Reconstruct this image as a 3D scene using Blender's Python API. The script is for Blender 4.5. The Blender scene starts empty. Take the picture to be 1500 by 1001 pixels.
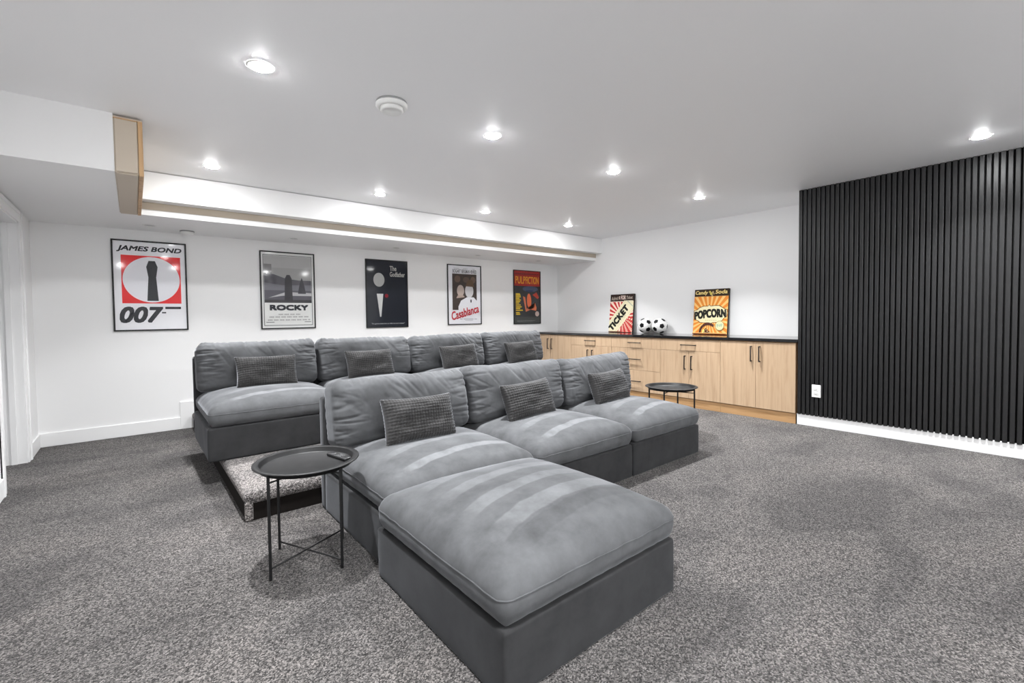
import bpy, bmesh, math, random
import numpy as np
from mathutils import Matrix, Vector, noise

random.seed(4)
PI = math.pi
C = bpy.context.scene.collection
sc = bpy.context.scene

# ------------------------------------------------------------------ camera, world, exposure
cam = bpy.data.cameras.new('camera')
cam.sensor_width = 36.0
cam.lens = 676.856 / 1500 * 36.0
cam.shift_y = -15.69 / 1500
cam.clip_start = 0.02
cam_o = bpy.data.objects.new('camera', cam)
C.objects.link(cam_o)
R_ = (0.77337, -0.63386, -0.01104)
D_ = (-0.02861, -0.01751, -0.99944)
F_ = (0.63331, 0.77325, -0.03168)
m = Matrix(((R_[0], -D_[0], -F_[0], 0), (R_[1], -D_[1], -F_[1], 0), (R_[2], -D_[2], -F_[2], 1.1714), (0, 0, 0, 1)))
cam_o.matrix_world = m
sc.camera = cam_o

w = bpy.data.worlds.new('world')
sc.world = w
w.use_nodes = True
w.node_tree.nodes['Background'].inputs[0].default_value = (0.9, 0.95, 1.0, 1)
w.node_tree.nodes['Background'].inputs[1].default_value = 0.3
sc.view_settings.view_transform = 'Standard'
sc.view_settings.look = 'None'
sc.view_settings.gamma = 1.0
sc.view_settings.use_curve_mapping = False
sc.view_settings.exposure = 0.05
LAMP = 400.0           # radiance of every lit ceiling lens
BEAM, SPREAD = 30.0, math.radians(105)   # the lamp's own downward beam
sc.cycles.max_bounces = 10
sc.cycles.diffuse_bounces = 8
sc.cycles.sample_clamp_indirect = 4.0


# ------------------------------------------------------------------ materials
def srgb(r, g, b):
    f = lambda c: (c / 255 / 12.92) if c / 255 <= 0.04045 else ((c / 255 + 0.055) / 1.055) ** 2.4
    return (f(r), f(g), f(b), 1)


def mat(name, col, rough=0.6, metal=0.0, spec=0.5, **kw):
    m = bpy.data.materials.new(name)
    m.use_nodes = True
    b = m.node_tree.nodes['Principled BSDF']
    b.inputs['Base Color'].default_value = col
    b.inputs['Roughness'].default_value = rough
    b.inputs['Metallic'].default_value = metal
    b.inputs['Specular IOR Level'].default_value = spec
    for k, v in kw.items():
        b.inputs[k.replace('_', ' ')].default_value = v
    return m


def nd(m, t, **kw):
    n = m.node_tree.nodes.new(t)
    for k, v in kw.items():
        setattr(n, k, v)
    return n


def ln(m, a, b):
    m.node_tree.links.new(a, b)


def mathn(m, op, a, b=None):
    n = nd(m, 'ShaderNodeMath', operation=op)
    for i, v in enumerate((a, b)):
        if v is None:
            continue
        if isinstance(v, (int, float)):
            n.inputs[i].default_value = v
        else:
            ln(m, v, n.inputs[i])
    return n.outputs[0]


def paint(name, col, rough=0.55, spec=0.3):
    m = mat(name, col, rough, spec=spec)
    n = nd(m, 'ShaderNodeTexNoise')
    n.inputs['Scale'].default_value = 260
    n.inputs['Detail'].default_value = 2
    tc = nd(m, 'ShaderNodeTexCoord')
    ln(m, tc.outputs['Object'], n.inputs['Vector'])
    bp = nd(m, 'ShaderNodeBump')
    bp.inputs['Strength'].default_value = 0.04
    bp.inputs['Distance'].default_value = 0.002
    ln(m, n.outputs[0], bp.inputs['Height'])
    ln(m, bp.outputs[0], m.node_tree.nodes['Principled BSDF'].inputs['Normal'])
    return m


def ramp(m, fac, stops, interp='LINEAR'):
    r = nd(m, 'ShaderNodeValToRGB')
    r.color_ramp.interpolation = interp
    els = r.color_ramp.elements
    while len(els) > 1:
        els.remove(els[-1])
    els[0].position, els[0].color = stops[0]
    for p, c in stops[1:]:
        e = els.new(p)
        e.color = c
    ln(m, fac, r.inputs[0])
    return r.outputs[0]


def mixc(m, mode, fac, a, b):
    n = nd(m, 'ShaderNodeMix', data_type='RGBA', blend_type=mode)
    if isinstance(fac, (int, float)):
        n.inputs[0].default_value = fac
    else:
        ln(m, fac, n.inputs[0])
    for i, v in ((6, a), (7, b)):
        if isinstance(v, tuple):
            n.inputs[i].default_value = v
        else:
            ln(m, v, n.inputs[i])
    return n.outputs[2]


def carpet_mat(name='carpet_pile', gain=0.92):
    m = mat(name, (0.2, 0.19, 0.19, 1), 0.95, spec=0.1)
    b = m.node_tree.nodes['Principled BSDF']
    tc = nd(m, 'ShaderNodeTexCoord')
    n1 = nd(m, 'ShaderNodeTexVoronoi')       # single tufts, each its own shade of yarn
    n1.inputs['Scale'].default_value = 200
    ln(m, tc.outputs['Object'], n1.inputs['Vector'])
    sp = nd(m, 'ShaderNodeSeparateColor')
    ln(m, n1.outputs['Color'], sp.inputs[0])
    c1 = ramp(m, sp.outputs[0], [(0.0, (0.012, 0.011, 0.011, 1)), (0.25, (0.04, 0.038, 0.038, 1)), (0.6, (0.11, 0.106, 0.104, 1)), (1.0, (0.26, 0.25, 0.246, 1))])
    # vacuum tracks: the pile leans one way or the other in broad swathes
    n2 = nd(m, 'ShaderNodeTexNoise')
    n2.inputs['Scale'].default_value = 1.5
    n2.inputs['Detail'].default_value = 1.5
    n2.inputs['Distortion'].default_value = 0.6
    mp = nd(m, 'ShaderNodeMapping')
    mp.inputs['Rotation'].default_value = (0, 0, 0.5)
    mp.inputs['Scale'].default_value = (0.8, 1.5, 1)
    ln(m, tc.outputs['Object'], mp.inputs['Vector'])
    ln(m, mp.outputs[0], n2.inputs['Vector'])
    c2 = ramp(m, n2.outputs[0], [(0.40, (0.75, 0.75, 0.76, 1)), (0.47, (1, 1, 1, 1)), (0.56, (1.0, 1.0, 1.0, 1)), (0.6, (1.16, 1.15, 1.14, 1))])
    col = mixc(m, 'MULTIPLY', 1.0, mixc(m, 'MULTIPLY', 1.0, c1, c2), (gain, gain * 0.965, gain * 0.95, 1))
    ln(m, col, b.inputs['Base Color'])
    bp = nd(m, 'ShaderNodeBump')
    bp.inputs['Strength'].default_value = 0.9
    bp.inputs['Distance'].default_value = 0.008
    ln(m, n1.outputs['Distance'], bp.inputs['Height'])
    bp.invert = True
    ln(m, bp.outputs[0], b.inputs['Normal'])
    b.inputs['Sheen Weight'].default_value = 0.1
    return m


def velvet(name, base, bands=None, sheen=0.2):
    """brushed velvet: cloudy nap, and (bands) strokes brushed across the seat, in the seat's own y"""
    m = mat(name, base, 0.85, spec=0.15)
    b = m.node_tree.nodes['Principled BSDF']
    b.inputs['Sheen Weight'].default_value = sheen
    b.inputs['Sheen Roughness'].default_value = 0.32
    b.inputs['Sheen Tint'].default_value = (0.9, 0.93, 1.0, 1)
    tc = nd(m, 'ShaderNodeTexCoord')
    n = nd(m, 'ShaderNodeTexNoise')
    n.inputs['Scale'].default_value = 7
    n.inputs['Detail'].default_value = 5
    n.inputs['Roughness'].default_value = 0.65
    ln(m, tc.outputs['Object'], n.inputs['Vector'])
    c = ramp(m, n.outputs[0], [(0.3, tuple(x * 0.72 for x in base[:3]) + (1,)), (0.5, base), (0.72, tuple(x * 1.25 for x in base[:3]) + (1,))])
    if bands:
        sx = nd(m, 'ShaderNodeSeparateXYZ')
        ln(m, tc.outputs['Object'], sx.inputs[0])
        n2 = nd(m, 'ShaderNodeTexNoise')
        n2.inputs['Scale'].default_value = 9
        n2.inputs['Detail'].default_value = 3
        ln(m, tc.outputs['Object'], n2.inputs['Vector'])
        y = mathn(m, 'ADD', sx.outputs[1], mathn(m, 'MULTIPLY', mathn(m, 'SUBTRACT', n2.outputs[0], 0.5), 0.03))
        x = mathn(m, 'SUBTRACT', sx.outputs[0], 0.7)
        y = mathn(m, 'ADD', y, mathn(m, 'MULTIPLY', mathn(m, 'MULTIPLY', x, x), 0.28))
        k = 1.0
        st = [(0.0, (1, 1, 1, 1))]
        for a, e, v in bands:
            st += [(a, (1, 1, 1, 1)), (a + 0.008, (v, v, v, 1)), (e - 0.008, (v, v, v, 1)), (e, (1, 1, 1, 1))]
        bd = ramp(m, y, st)
        # strokes stop short of the cushion's rim on the window side, ragged
        fx = ramp(m, mathn(m, 'ADD', sx.outputs[0], mathn(m, 'MULTIPLY', mathn(m, 'SUBTRACT', n2.outputs[0], 0.5), 0.25)), [(0.10, (0, 0, 0, 1)), (0.22, (1, 1, 1, 1))])
        c = mixc(m, 'MULTIPLY', fx, c, bd)
    ln(m, c, b.inputs['Base Color'])
    n3 = nd(m, 'ShaderNodeTexNoise')
    n3.inputs['Scale'].default_value = 900
    ln(m, tc.outputs['Object'], n3.inputs['Vector'])
    bp = nd(m, 'ShaderNodeBump')
    bp.inputs['Strength'].default_value = 0.12
    bp.inputs['Distance'].default_value = 0.001
    ln(m, n3.outputs[0], bp.inputs['Height'])
    ln(m, bp.outputs[0], b.inputs['Normal'])
    return m


def oak(name, a, bcol, vertical=True):
    m = mat(name, a, 0.45, spec=0.35)
    b = m.node_tree.nodes['Principled BSDF']
    tc = nd(m, 'ShaderNodeTexCoord')
    oi = nd(m, 'ShaderNodeObjectInfo')
    off = nd(m, 'ShaderNodeVectorMath', operation='ADD')
    cb = nd(m, 'ShaderNodeCombineXYZ')
    rnd = mathn(m, 'MULTIPLY', oi.outputs['Random'], 40.0)
    for i in range(3):
        ln(m, rnd, cb.inputs[i])
    ln(m, tc.outputs['Object'], off.inputs[0])
    ln(m, cb.outputs[0], off.inputs[1])
    mp = nd(m, 'ShaderNodeMapping')
    mp.inputs['Scale'].default_value = (18, 18, 1.0) if vertical else (1.0, 18, 18)
    ln(m, off.outputs[0], mp.inputs['Vector'])
    n = nd(m, 'ShaderNodeTexNoise')
    n.inputs['Scale'].default_value = 1.6
    n.inputs['Detail'].default_value = 7
    n.inputs['Roughness'].default_value = 0.62
    n.inputs['Distortion'].default_value = 0.5
    ln(m, mp.outputs[0], n.inputs['Vector'])
    c = ramp(m, n.outputs[0], [(0.33, bcol), (0.52, a), (0.75, tuple(min(1, x * 1.1) for x in a[:3]) + (1,))])
    ln(m, c, b.inputs['Base Color'])
    bp = nd(m, 'ShaderNodeBump')
    bp.inputs['Strength'].default_value = 0.06
    bp.inputs['Distance'].default_value = 0.001
    ln(m, n.outputs[0], bp.inputs['Height'])
    ln(m, bp.outputs[0], b.inputs['Normal'])
    return m


def emit(name, col, s):
    m = bpy.data.materials.new(name)
    m.use_nodes = True
    nt = m.node_tree
    nt.nodes.clear()
    o = nt.nodes.new('ShaderNodeOutputMaterial')
    e = nt.nodes.new('ShaderNodeEmission')
    e.inputs[0].default_value = col
    e.inputs[1].default_value = s
    nt.links.new(e.outputs[0], o.inputs[0])
    return m


def glass_pane():
    m = bpy.data.materials.new('poster_glazing')
    m.use_nodes = True
    nt = m.node_tree
    nt.nodes.clear()
    o = nt.nodes.new('ShaderNodeOutputMaterial')
    t = nt.nodes.new('ShaderNodeBsdfTransparent')
    g = nt.nodes.new('ShaderNodeBsdfGlossy')
    g.inputs['Roughness'].default_value = 0.06
    f = nt.nodes.new('ShaderNodeFresnel')
    f.inputs[0].default_value = 1.32
    mx = nt.nodes.new('ShaderNodeMixShader')
    nt.links.new(f.outputs[0], mx.inputs[0])
    nt.links.new(t.outputs[0], mx.inputs[1])
    nt.links.new(g.outputs[0], mx.inputs[2])
    nt.links.new(mx.outputs[0], o.inputs[0])
    return m


WALL = paint('wall_paint', srgb(241, 241, 241))
CEIL = paint('ceiling_paint', srgb(248, 248, 249), 0.5, 0.7)
TRIM = paint('trim_paint', srgb(240, 240, 240), 0.35)
DOORW = paint('door_paint', srgb(226, 228, 234), 0.4)
CARPET = carpet_mat()
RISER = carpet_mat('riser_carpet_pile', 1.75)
SKIRT_SHADE = (0.028, 0.0283, 0.0295, 1)  # same velvet as cushions, darkened; shade on skirts and frames put into the colour
SOFA = velvet('grey_velvet_shaded', SKIRT_SHADE)
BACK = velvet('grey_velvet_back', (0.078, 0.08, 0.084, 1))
SEAT = velvet('grey_velvet_seat', (0.082, 0.084, 0.088, 1), [(0.15, 0.215, 1.75), (0.36, 0.43, 1.4)])
OTTO = velvet('grey_velvet_ottoman', (0.082, 0.084, 0.088, 1), [(0.15, 0.235, 0.85), (0.245, 0.345, 1.5), (0.43, 0.515, 1.5), (0.60, 0.685, 1.45), (0.78, 0.86, 1.4)])
PILLOW = velvet('charcoal_waffle_plush', (0.04, 0.039, 0.039, 1), None, 0.5)
OAK = oak('light_oak', srgb(190, 163, 134), srgb(174, 146, 117))
OAKD = oak('oak_plinth', srgb(178, 141, 100), srgb(152, 115, 77), False)
BLACKM = mat('black_metal', (0.008, 0.008, 0.0085, 1), 0.45, 0.0, 0.32)
STONE = mat('black_stone', (0.012, 0.012, 0.013, 1), 0.08, 0.0, 0.6)
SLAT = mat('black_slat_veneer', (0.0135, 0.0135, 0.014, 1), 0.38, 0.0, 0.42)
FELT = mat('black_felt', (0.006, 0.006, 0.006, 1), 0.95, 0.0, 0.1)
BEIGE = paint('raw_board', srgb(196, 184, 168), 0.6)
RAWWOOD = oak('raw_wood_edge', srgb(196, 160, 118), srgb(168, 132, 92))
WHITEP = mat('white_plastic', srgb(236, 236, 234), 0.4)
GREYP = mat('grey_plastic', srgb(150, 150, 150), 0.5)
LENS_OFF = mat('unlit_lens', srgb(190, 190, 192), 0.5)
LENS = emit('lit_lens', (0.98, 0.99, 1.0, 1), LAMP)
BLACKP = mat('black_plastic', (0.015, 0.015, 0.016, 1), 0.35)
DARKP = mat('dark_grey_plastic', (0.05, 0.05, 0.052, 1), 0.5)
GLASS = glass_pane()
_flat = {}


def flat(r, g, b, rough=0.5):
    k = (r, g, b)
    if k not in _flat:
        _flat[k] = mat('print_%02x%02x%02x' % k, srgb(r, g, b), rough, spec=0.2)
    return _flat[k]


# ------------------------------------------------------------------ helpers
def meshdata(name, verts, faces, mats, fm=None, smooth=False, recalc=True):
    me = bpy.data.meshes.new(name)
    me.from_pydata([tuple(v) for v in verts], [], [tuple(f) for f in faces])
    for mt in (mats if isinstance(mats, (list, tuple)) else [mats]):
        me.materials.append(mt)
    if fm is not None:
        me.polygons.foreach_set('material_index', fm)
    if recalc:
        bm = bmesh.new()
        bm.from_mesh(me)
        bmesh.ops.recalc_face_normals(bm, faces=bm.faces)
        bm.to_mesh(me)
        bm.free()
    if smooth:
        me.polygons.foreach_set('use_smooth', [True] * len(me.polygons))
    me.update()
    return me


def link(name, me, parent=None, loc=None):
    o = bpy.data.objects.new(name, me)
    C.objects.link(o)
    if parent is not None:
        o.parent = parent
    if loc is not None:
        o.location = loc
    return o


def obj(name, g, mats, parent=None, smooth=False, fm=None, loc=None):
    return link(name, meshdata(name, g[0], g[1], mats, fm, smooth), parent, loc)


def thing(name, label, cat, loc=(0, 0, 0), rot=(0, 0, 0), group=None):
    o = bpy.data.objects.new(name, None)
    C.objects.link(o)
    o.empty_display_size = 0.1
    o.location = loc
    o.rotation_euler = rot
    o['label'] = label
    o['category'] = cat
    if group:
        o['group'] = group
    return o


def tag(o, label, cat, group=None):
    o['label'] = label
    o['category'] = cat
    if group:
        o['group'] = group
    return o


def struct(name, g, mt, parent=None, label=None, smooth=False, fm=None):
    o = obj(name, g, mt, parent, smooth, fm)
    if parent is None:
        o['kind'] = 'structure'
    if label:
        o['label'] = label
    return o


def join(*gs):
    V, Fc = [], []
    for v, f in gs:
        n = len(V)
        V += [tuple(p) for p in v]
        Fc += [tuple(i + n for i in q) for q in f]
    return V, Fc


def box(x0, x1, y0, y1, z0, z1):
    v = [(x, y, z) for z in (z0, z1) for y in (y0, y1) for x in (x0, x1)]
    f = [(0, 2, 3, 1), (4, 5, 7, 6), (0, 1, 5, 4), (2, 6, 7, 3), (0, 4, 6, 2), (1, 3, 7, 5)]
    return v, f


def cbox(x0, x1, y0, y1, z0, z1, b=0.003):
    """box with chamfered edges"""
    bm = bmesh.new()
    v, f = box(x0, x1, y0, y1, z0, z1)
    vs = [bm.verts.new(p) for p in v]
    for q in f:
        bm.faces.new([vs[i] for i in q])
    bmesh.ops.recalc_face_normals(bm, faces=bm.faces)
    bmesh.ops.bevel(bm, geom=list(bm.edges), offset=b, segments=1, affect='EDGES', profile=0.5)
    bm.verts.index_update()
    out = [tuple(p.co) for p in bm.verts], [tuple(q.index for q in fc.verts) for fc in bm.faces]
    bm.free()
    return out


def lathe(profile, n=40, axis_z=True):
    V, Fc = [], []
    k = len(profile)
    ring = []
    for r, z in profile:
        if r < 1e-6:
            ring.append([len(V)])
            V.append((0, 0, z))
        else:
            ring.append(list(range(len(V), len(V) + n)))
            V += [(r * math.cos(2 * PI * i / n), r * math.sin(2 * PI * i / n), z) for i in range(n)]
    for a, b in zip(ring[:-1], ring[1:]):
        for i in range(n):
            j = (i + 1) % n
            if len(a) == 1 and len(b) == 1:
                continue
            if len(a) == 1:
                Fc.append((a[0], b[i], b[j]))
            elif len(b) == 1:
                Fc.append((a[i], a[j], b[0]))
            else:
                Fc.append((a[i], a[j], b[j], b[i]))
    return V, Fc


def tube(pts, r, n=8, closed=False):
    P = [Vector(p) for p in pts]
    V, Fc = [], []
    N = len(P)
    up0 = None
    for i, p in enumerate(P):
        a = P[(i - 1) % N] if (closed or i) else P[i]
        b = P[(i + 1) % N] if (closed or i < N - 1) else P[i]
        t = (b - a).normalized()
        if up0 is None:
            up0 = Vector((0, 0, 1)) if abs(t.z) < 0.9 else Vector((1, 0, 0))
        s = t.cross(up0)
        if s.length < 1e-5:
            s = t.cross(Vector((0, 1, 0)))
        s.normalize()
        u = s.cross(t).normalized()
        up0 = u
        for k in range(n):
            an = 2 * PI * (k + 0.5) / n
            q = p + s * (r * math.cos(an)) + u * (r * math.sin(an))
            V.append(tuple(q))
    for i in range(N if closed else N - 1):
        j = (i + 1) % N
        for k in range(n):
            l = (k + 1) % n
            Fc.append((i * n + k, i * n + l, j * n + l, j * n + k))
    if not closed:
        Fc.append(tuple(range(n)))
        Fc.append(tuple(range((N - 1) * n, N * n)))
    return V, Fc


def axis_samples(h, r, n, k):
    """positions along one axis of a rounded box: k steps through each rounded edge, n between"""
    e = [-h + r * (1 - math.cos(0.5 * PI * i / k)) if False else -h + r * i / k for i in range(k)]
    mid = [(-h + r) + (2 * h - 2 * r) * i / n for i in range(n + 1)]
    return e + mid + [-x for x in reversed(e)]


def softbox(hx, hy, hz, r, n, k=4, fn=None):
    ax = [axis_samples(h, r, nn, k) for h, nn in zip((hx, hy, hz), n)]
    L = [len(a) - 1 for a in ax]
    idx, V, Fc = {}, [], []

    def vid(i, j, l):
        q = (i, j, l)
        if q in idx:
            return idx[q]
        p = Vector((ax[0][i], ax[1][j], ax[2][l]))
        c = Vector([max(-(h - r), min(h - r, x)) for h, x in zip((hx, hy, hz), p)])
        d = p - c
        if d.length > 1e-9:
            p = c + d.normalized() * r if sum(abs(x) > 1e-9 for x in d) > 1 else c + d.normalized() * min(r, max(d.length, r))
        idx[q] = len(V)
        V.append(fn(p) if fn else tuple(p))
        return idx[q]

    for a in range(3):
        b, c = [(1, 2), (0, 2), (0, 1)][a]
        for s in (0, L[a]):
            for i in range(L[b]):
                for j in range(L[c]):
                    q = []
                    for di, dj in ((0, 0), (1, 0), (1, 1), (0, 1)):
                        t = [0, 0, 0]
                        t[a], t[b], t[c] = s, i + di, j + dj
                        q.append(vid(*t))
                    Fc.append(tuple(q))
    return V, Fc


def nz(x, y, z, s=1.0):
    return noise.noise(Vector((x * s, y * s, z * s)))


# ------------------------------------------------------------------ room shell
XL, XR, YB, ZC = -0.71, 6.06, 6.07, 2.44
YF = -2.1
struct('floor', box(-2.3, 6.2, YF - 0.1, 6.2, -0.1, 0), CARPET, label='grey speckled carpet over the whole floor')
struct('ceiling', box(-2.3, 6.2, YF - 0.1, 6.2, ZC, ZC + 0.1), CEIL)
struct('wall_back', box(-2.3, 6.2, YB, YB + 0.12, 0, ZC), WALL)
struct('wall_right', box(XR, XR + 0.12, 1.85, YB, 0, ZC), WALL)
struct('wall_front', box(-2.3, 5.4, YF - 0.1, YF, 0, ZC), WALL)
DY0, DY1, DZ = 4.6, 5.5, 1.985
struct('wall_left', join(box(XL - 0.15, XL, YF, DY0, 0, ZC), box(XL - 0.15, XL, DY1, YB, 0, ZC), box(XL - 0.15, XL, DY0, DY1, DZ, ZC)), WALL)
struct('wall_hallway', join(box(-2.4, -2.3, YF, YB, 0, ZC), box(-2.3, XL - 0.15, 3.4, 3.5, 0, ZC)), WALL)
# black slatted wall standing forward of the cabinet wall
wn = struct('wall_near_right', box(5.4, 6.18, YF, 1.845, 0, ZC), WALL, label='wall clad in black vertical slats')
link('felt_backing', meshdata('felt_backing', *box(5.396, 5.4, -0.5, 1.843, 0.12, ZC), FELT), wn)
slat_me = meshdata('slat', *cbox(5.3705, 5.396, -0.0145, 0.0145, 0.113, ZC - 0.001, 0.0025), SLAT)
y = 1.826
while y > -0.42:
    s = link('slat', slat_me, wn, (0, y, 0))
    y -= 0.04
struct('baseboard_near_right', cbox(5.381, 5.4, YF, 1.848, 0, 0.118, 0.003), TRIM)
struct('baseboard_back', join(cbox(XL, 0.362, YB - 0.014, YB, 0, 0.128, 0.003), cbox(0.36, 0.48, YB - 0.016, YB, 0, 0.293, 0.003), cbox(0.48, 4.9, YB - 0.016, YB, 0.165, 0.293, 0.003)), TRIM)
struct('baseboard_left', join(cbox(XL, XL + 0.014, DY1 + 0.1, YB - 0.014, 0, 0.128, 0.003), cbox(XL, XL + 0.014, YF, DY0 - 0.1, 0, 0.128, 0.003)), TRIM)


# door casing with stepped profile
def casing(y0, y1, z0, z1, horizontal=False, flip=False):
    if horizontal:
        return join(cbox(XL, XL + 0.012, y0, y1, z0, z1, 0.002), cbox(XL, XL + 0.02, y0, y1, z1 - 0.03, z1, 0.003))
    o = (y1 - 0.03, y1) if not flip else (y0, y0 + 0.03)
    return join(cbox(XL, XL + 0.012, y0, y1, z0, z1, 0.002), cbox(XL, XL + 0.02, o[0], o[1], z0, z1, 0.003))


struct('trim_1', join(casing(DY1, DY1 + 0.1, 0, DZ + 0.09), casing(DY0 - 0.1, DY0, 0, DZ + 0.09, flip=True), casing(DY0, DY1, DZ, DZ + 0.09, True)), TRIM, label='white stepped casing around the doorway')
struct('trim_2', join(box(XL - 0.155, XL + 0.001, DY1 - 0.012, DY1, 0, DZ), box(XL - 0.155, XL + 0.001, DY0, DY0 + 0.004, 0, DZ), box(XL - 0.155, XL + 0.001, DY0, DY1, DZ - 0.012, DZ),
                      box(XL - 0.09, XL - 0.055, DY1 - 0.024, DY1 - 0.012, 0, DZ)), TRIM, label='white door lining inside the doorway')
door = struct('door_1', join(cbox(-1.75, -0.87, 5.44, 5.475, 0.012, 1.97, 0.003)), DOORW, label='white panelled door standing open into the hallway')
for (x0, x1, z0, z1) in ((-1.63, -0.99, 0.15, 0.85), (-1.63, -0.99, 0.98, 1.84)):
    fr = join(box(x0, x1, 5.432, 5.44, z0, z0 + 0.025), box(x0, x1, 5.432, 5.44, z1 - 0.025, z1), box(x0, x0 + 0.025, 5.432, 5.44, z0 + 0.025, z1 - 0.025), box(x1 - 0.025, x1, 5.432, 5.44, z0 + 0.025, z1 - 0.025))
    obj('door_panel', fr, DOORW, door)
g = lathe([(0, 0), (0.026, 0), (0.026, 0.006), (0.01, 0.008), (0.01, 0.035), (0.026, 0.045), (0.028, 0.06), (0.018, 0.072), (0, 0.073)], 20)
h = obj('door_handle', ([(x - 1.69, 5.44 - z, y_ + 0.98) for x, y_, z in g[0]], g[1]), BLACKM, door, True)

# bulkheads
ZS = 2.088
YS = 5.155
struct('trim_3', join(box(0.08, XR, YS, YB, ZS, ZC), box(-0.062, 0.08, YS + 0.002, YB, ZS, ZC)), WALL, label='white soffit over the poster wall')
struct('trim_4', box(0.08, XR, 5.02, YS - 0.0005, 2.2, ZC - 0.006), WALL, label='white upper fascia along the ceiling in front of the soffit')
struct('trim_5', join(box(0.08, XR, YS - 0.007, YS - 0.0005, 2.138, 2.199)), BEIGE, label='raw beige board in the recess under the fascia')
struct('trim_6', box(XL, -0.062, 3.755, YB, ZS, ZC), WALL, label='white lowered ceiling box at the left')
cap = struct('trim_7', box(-0.0615, 0.079, 3.76, YS, ZS, ZC - 0.01), BEIGE, label='unfinished beige end of the bulkhead with wooden edges')
obj('panel', cbox(-0.056, 0.052, 3.752, 3.76, ZS + 0.004, 2.412, 0.002), BEIGE, cap)
obj('panel', cbox(-0.056, 0.052, 3.765, YS - 0.005, ZS - 0.008, ZS, 0.002), BEIGE, cap)
obj('edge_strip', cbox(0.055, 0.079, 3.748, 3.762, ZS - 0.01, 2.418, 0.002), RAWWOOD, cap)
obj('edge_strip', cbox(0.055, 0.079, 3.762, YS - 0.005, ZS - 0.011, ZS, 0.002), RAWWOOD, cap)
obj('edge_strip', cbox(-0.0615, 0.055, 3.75, 3.76, 2.412, 2.418, 0.001), RAWWOOD, cap)

# carpeted platform under the rear row: a soft carpeted deck on a dark recessed riser
PX0, PX1, PY0 = 0.462, 4.24, 3.0
g = softbox((PX1 - PX0) / 2, (YB - PY0 - 0.018) / 2, 0.0375, 0.032, (40, 30, 1), 5)
cx, cy = (PX0 + PX1) / 2, (PY0 + YB - 0.018) / 2
V = [(p[0] + cx, p[1] + cy, p[2] + 0.1325) for p in g[0]]
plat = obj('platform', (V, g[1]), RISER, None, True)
plat['kind'] = 'structure'
plat['label'] = 'low carpeted platform under the rear row of sofas'
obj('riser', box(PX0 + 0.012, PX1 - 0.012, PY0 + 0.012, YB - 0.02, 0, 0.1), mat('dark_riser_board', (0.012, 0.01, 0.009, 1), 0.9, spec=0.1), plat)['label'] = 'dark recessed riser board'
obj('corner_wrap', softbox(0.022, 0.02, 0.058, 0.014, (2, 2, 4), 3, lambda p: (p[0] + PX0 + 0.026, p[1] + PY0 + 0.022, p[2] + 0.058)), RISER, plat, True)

# ------------------------------------------------------------------ ceiling lights
lens_g = lathe([(0.0, -0.0115), (0.025, -0.0112), (0.042, -0.008), (0.046, -0.0075), (0.047, 0.0)], 24)
lens_me = meshdata('lens', *lens_g, LENS, smooth=True)
dim_me = meshdata('lens', *lens_g, emit('dim_lens', (0.98, 0.99, 1.0, 1), 60.0), smooth=True)
lens_off_me = meshdata('lens', *lathe([(0.0, -0.002), (0.03, -0.002), (0.042, 0.0)], 24), LENS_OFF, smooth=True)
ring_me = meshdata('trim_ring', *lathe([(0.045, -0.0005), (0.047, -0.004), (0.058, -0.005), (0.063, -0.0005)], 32), WHITEP, smooth=True)
ring_off_me = meshdata('trim_ring', *lathe([(0.042, 0.0), (0.044, -0.004), (0.052, -0.005), (0.056, -0.0002)], 32), WHITEP, smooth=True)


beams = {}


def beam(spread):
    if spread not in beams:
        l = bpy.data.lights.new('lamp', 'AREA')
        l.shape = 'DISK'
        l.size = 0.085
        l.energy = 9.0 if spread < 1.5 else BEAM if spread < 3 else 25.0
        l.spread = spread
        l.color = (0.98, 0.99, 1.0)
        beams[spread] = l
    return beams[spread]


def pot(x, y, z, label, group, lit=True, spread=SPREAD):
    t = thing('recessed_light', label, 'light', (x, y, z), group=group)
    link('trim_ring', ring_me if lit else ring_off_me, t)
    link('lens', (dim_me if spread < 1.5 else lens_me) if lit else lens_off_me, t)
    if lit:
        link('lamp', beam(spread), t, (0, 0, -0.0125))


ordn = ['leftmost', 'second from left', 'third from left', 'rightmost']
for i, x in enumerate((0.53, 1.99, 3.33, 4.80)):
    pot(x, 2.62, ZC, 'lit recessed ceiling light, %s of the row above the front seats' % ordn[i], 'lit recessed ceiling lights')
for i, x in enumerate((0.54, 2.0, 3.34, 4.78)):
    pot(x, 4.56, ZC, 'lit recessed ceiling light, %s of the row along the long fascia' % ordn[i], 'lit recessed ceiling lights')
pot(4.80, 0.46, ZC, 'lit recessed ceiling light close to the top of the black slat wall', 'lit recessed ceiling lights')
pot(0.53, 0.46, ZC, 'lit recessed ceiling light above the camera beside the left wall', 'lit recessed ceiling lights')
for i, x in enumerate((-0.2, 0.8, 1.8, 2.8, 3.8, 4.8)):  # unseen lights, added so the rear wall bounces light onto the ceiling
    pot(x, -1.72, ZC, 'added unseen ceiling light washing the wall behind the camera, %s of six' % ('leftmost', 'second from left', 'third from left', 'fourth from left', 'fifth from left', 'rightmost')[i], 'added lights behind the camera', True, PI)
pot(-1.55, 4.3, ZC, 'added unseen ceiling light in the hallway beyond the open door', 'lit recessed ceiling lights', True, 1.4)  # out-of-view lamp added to brighten what shows through the doorway
so = ['leftmost, left of the small detector', 'second from left', 'middle one', 'second from right', 'rightmost, nearest the cabinets']
for i, x in enumerate((0.148, 1.446, 2.706, 4.018, 5.246)):
    pot(x, 5.69, ZS, 'small unlit recessed light in the soffit above the posters, %s' % so[i], 'unlit soffit lights', False)

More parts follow.
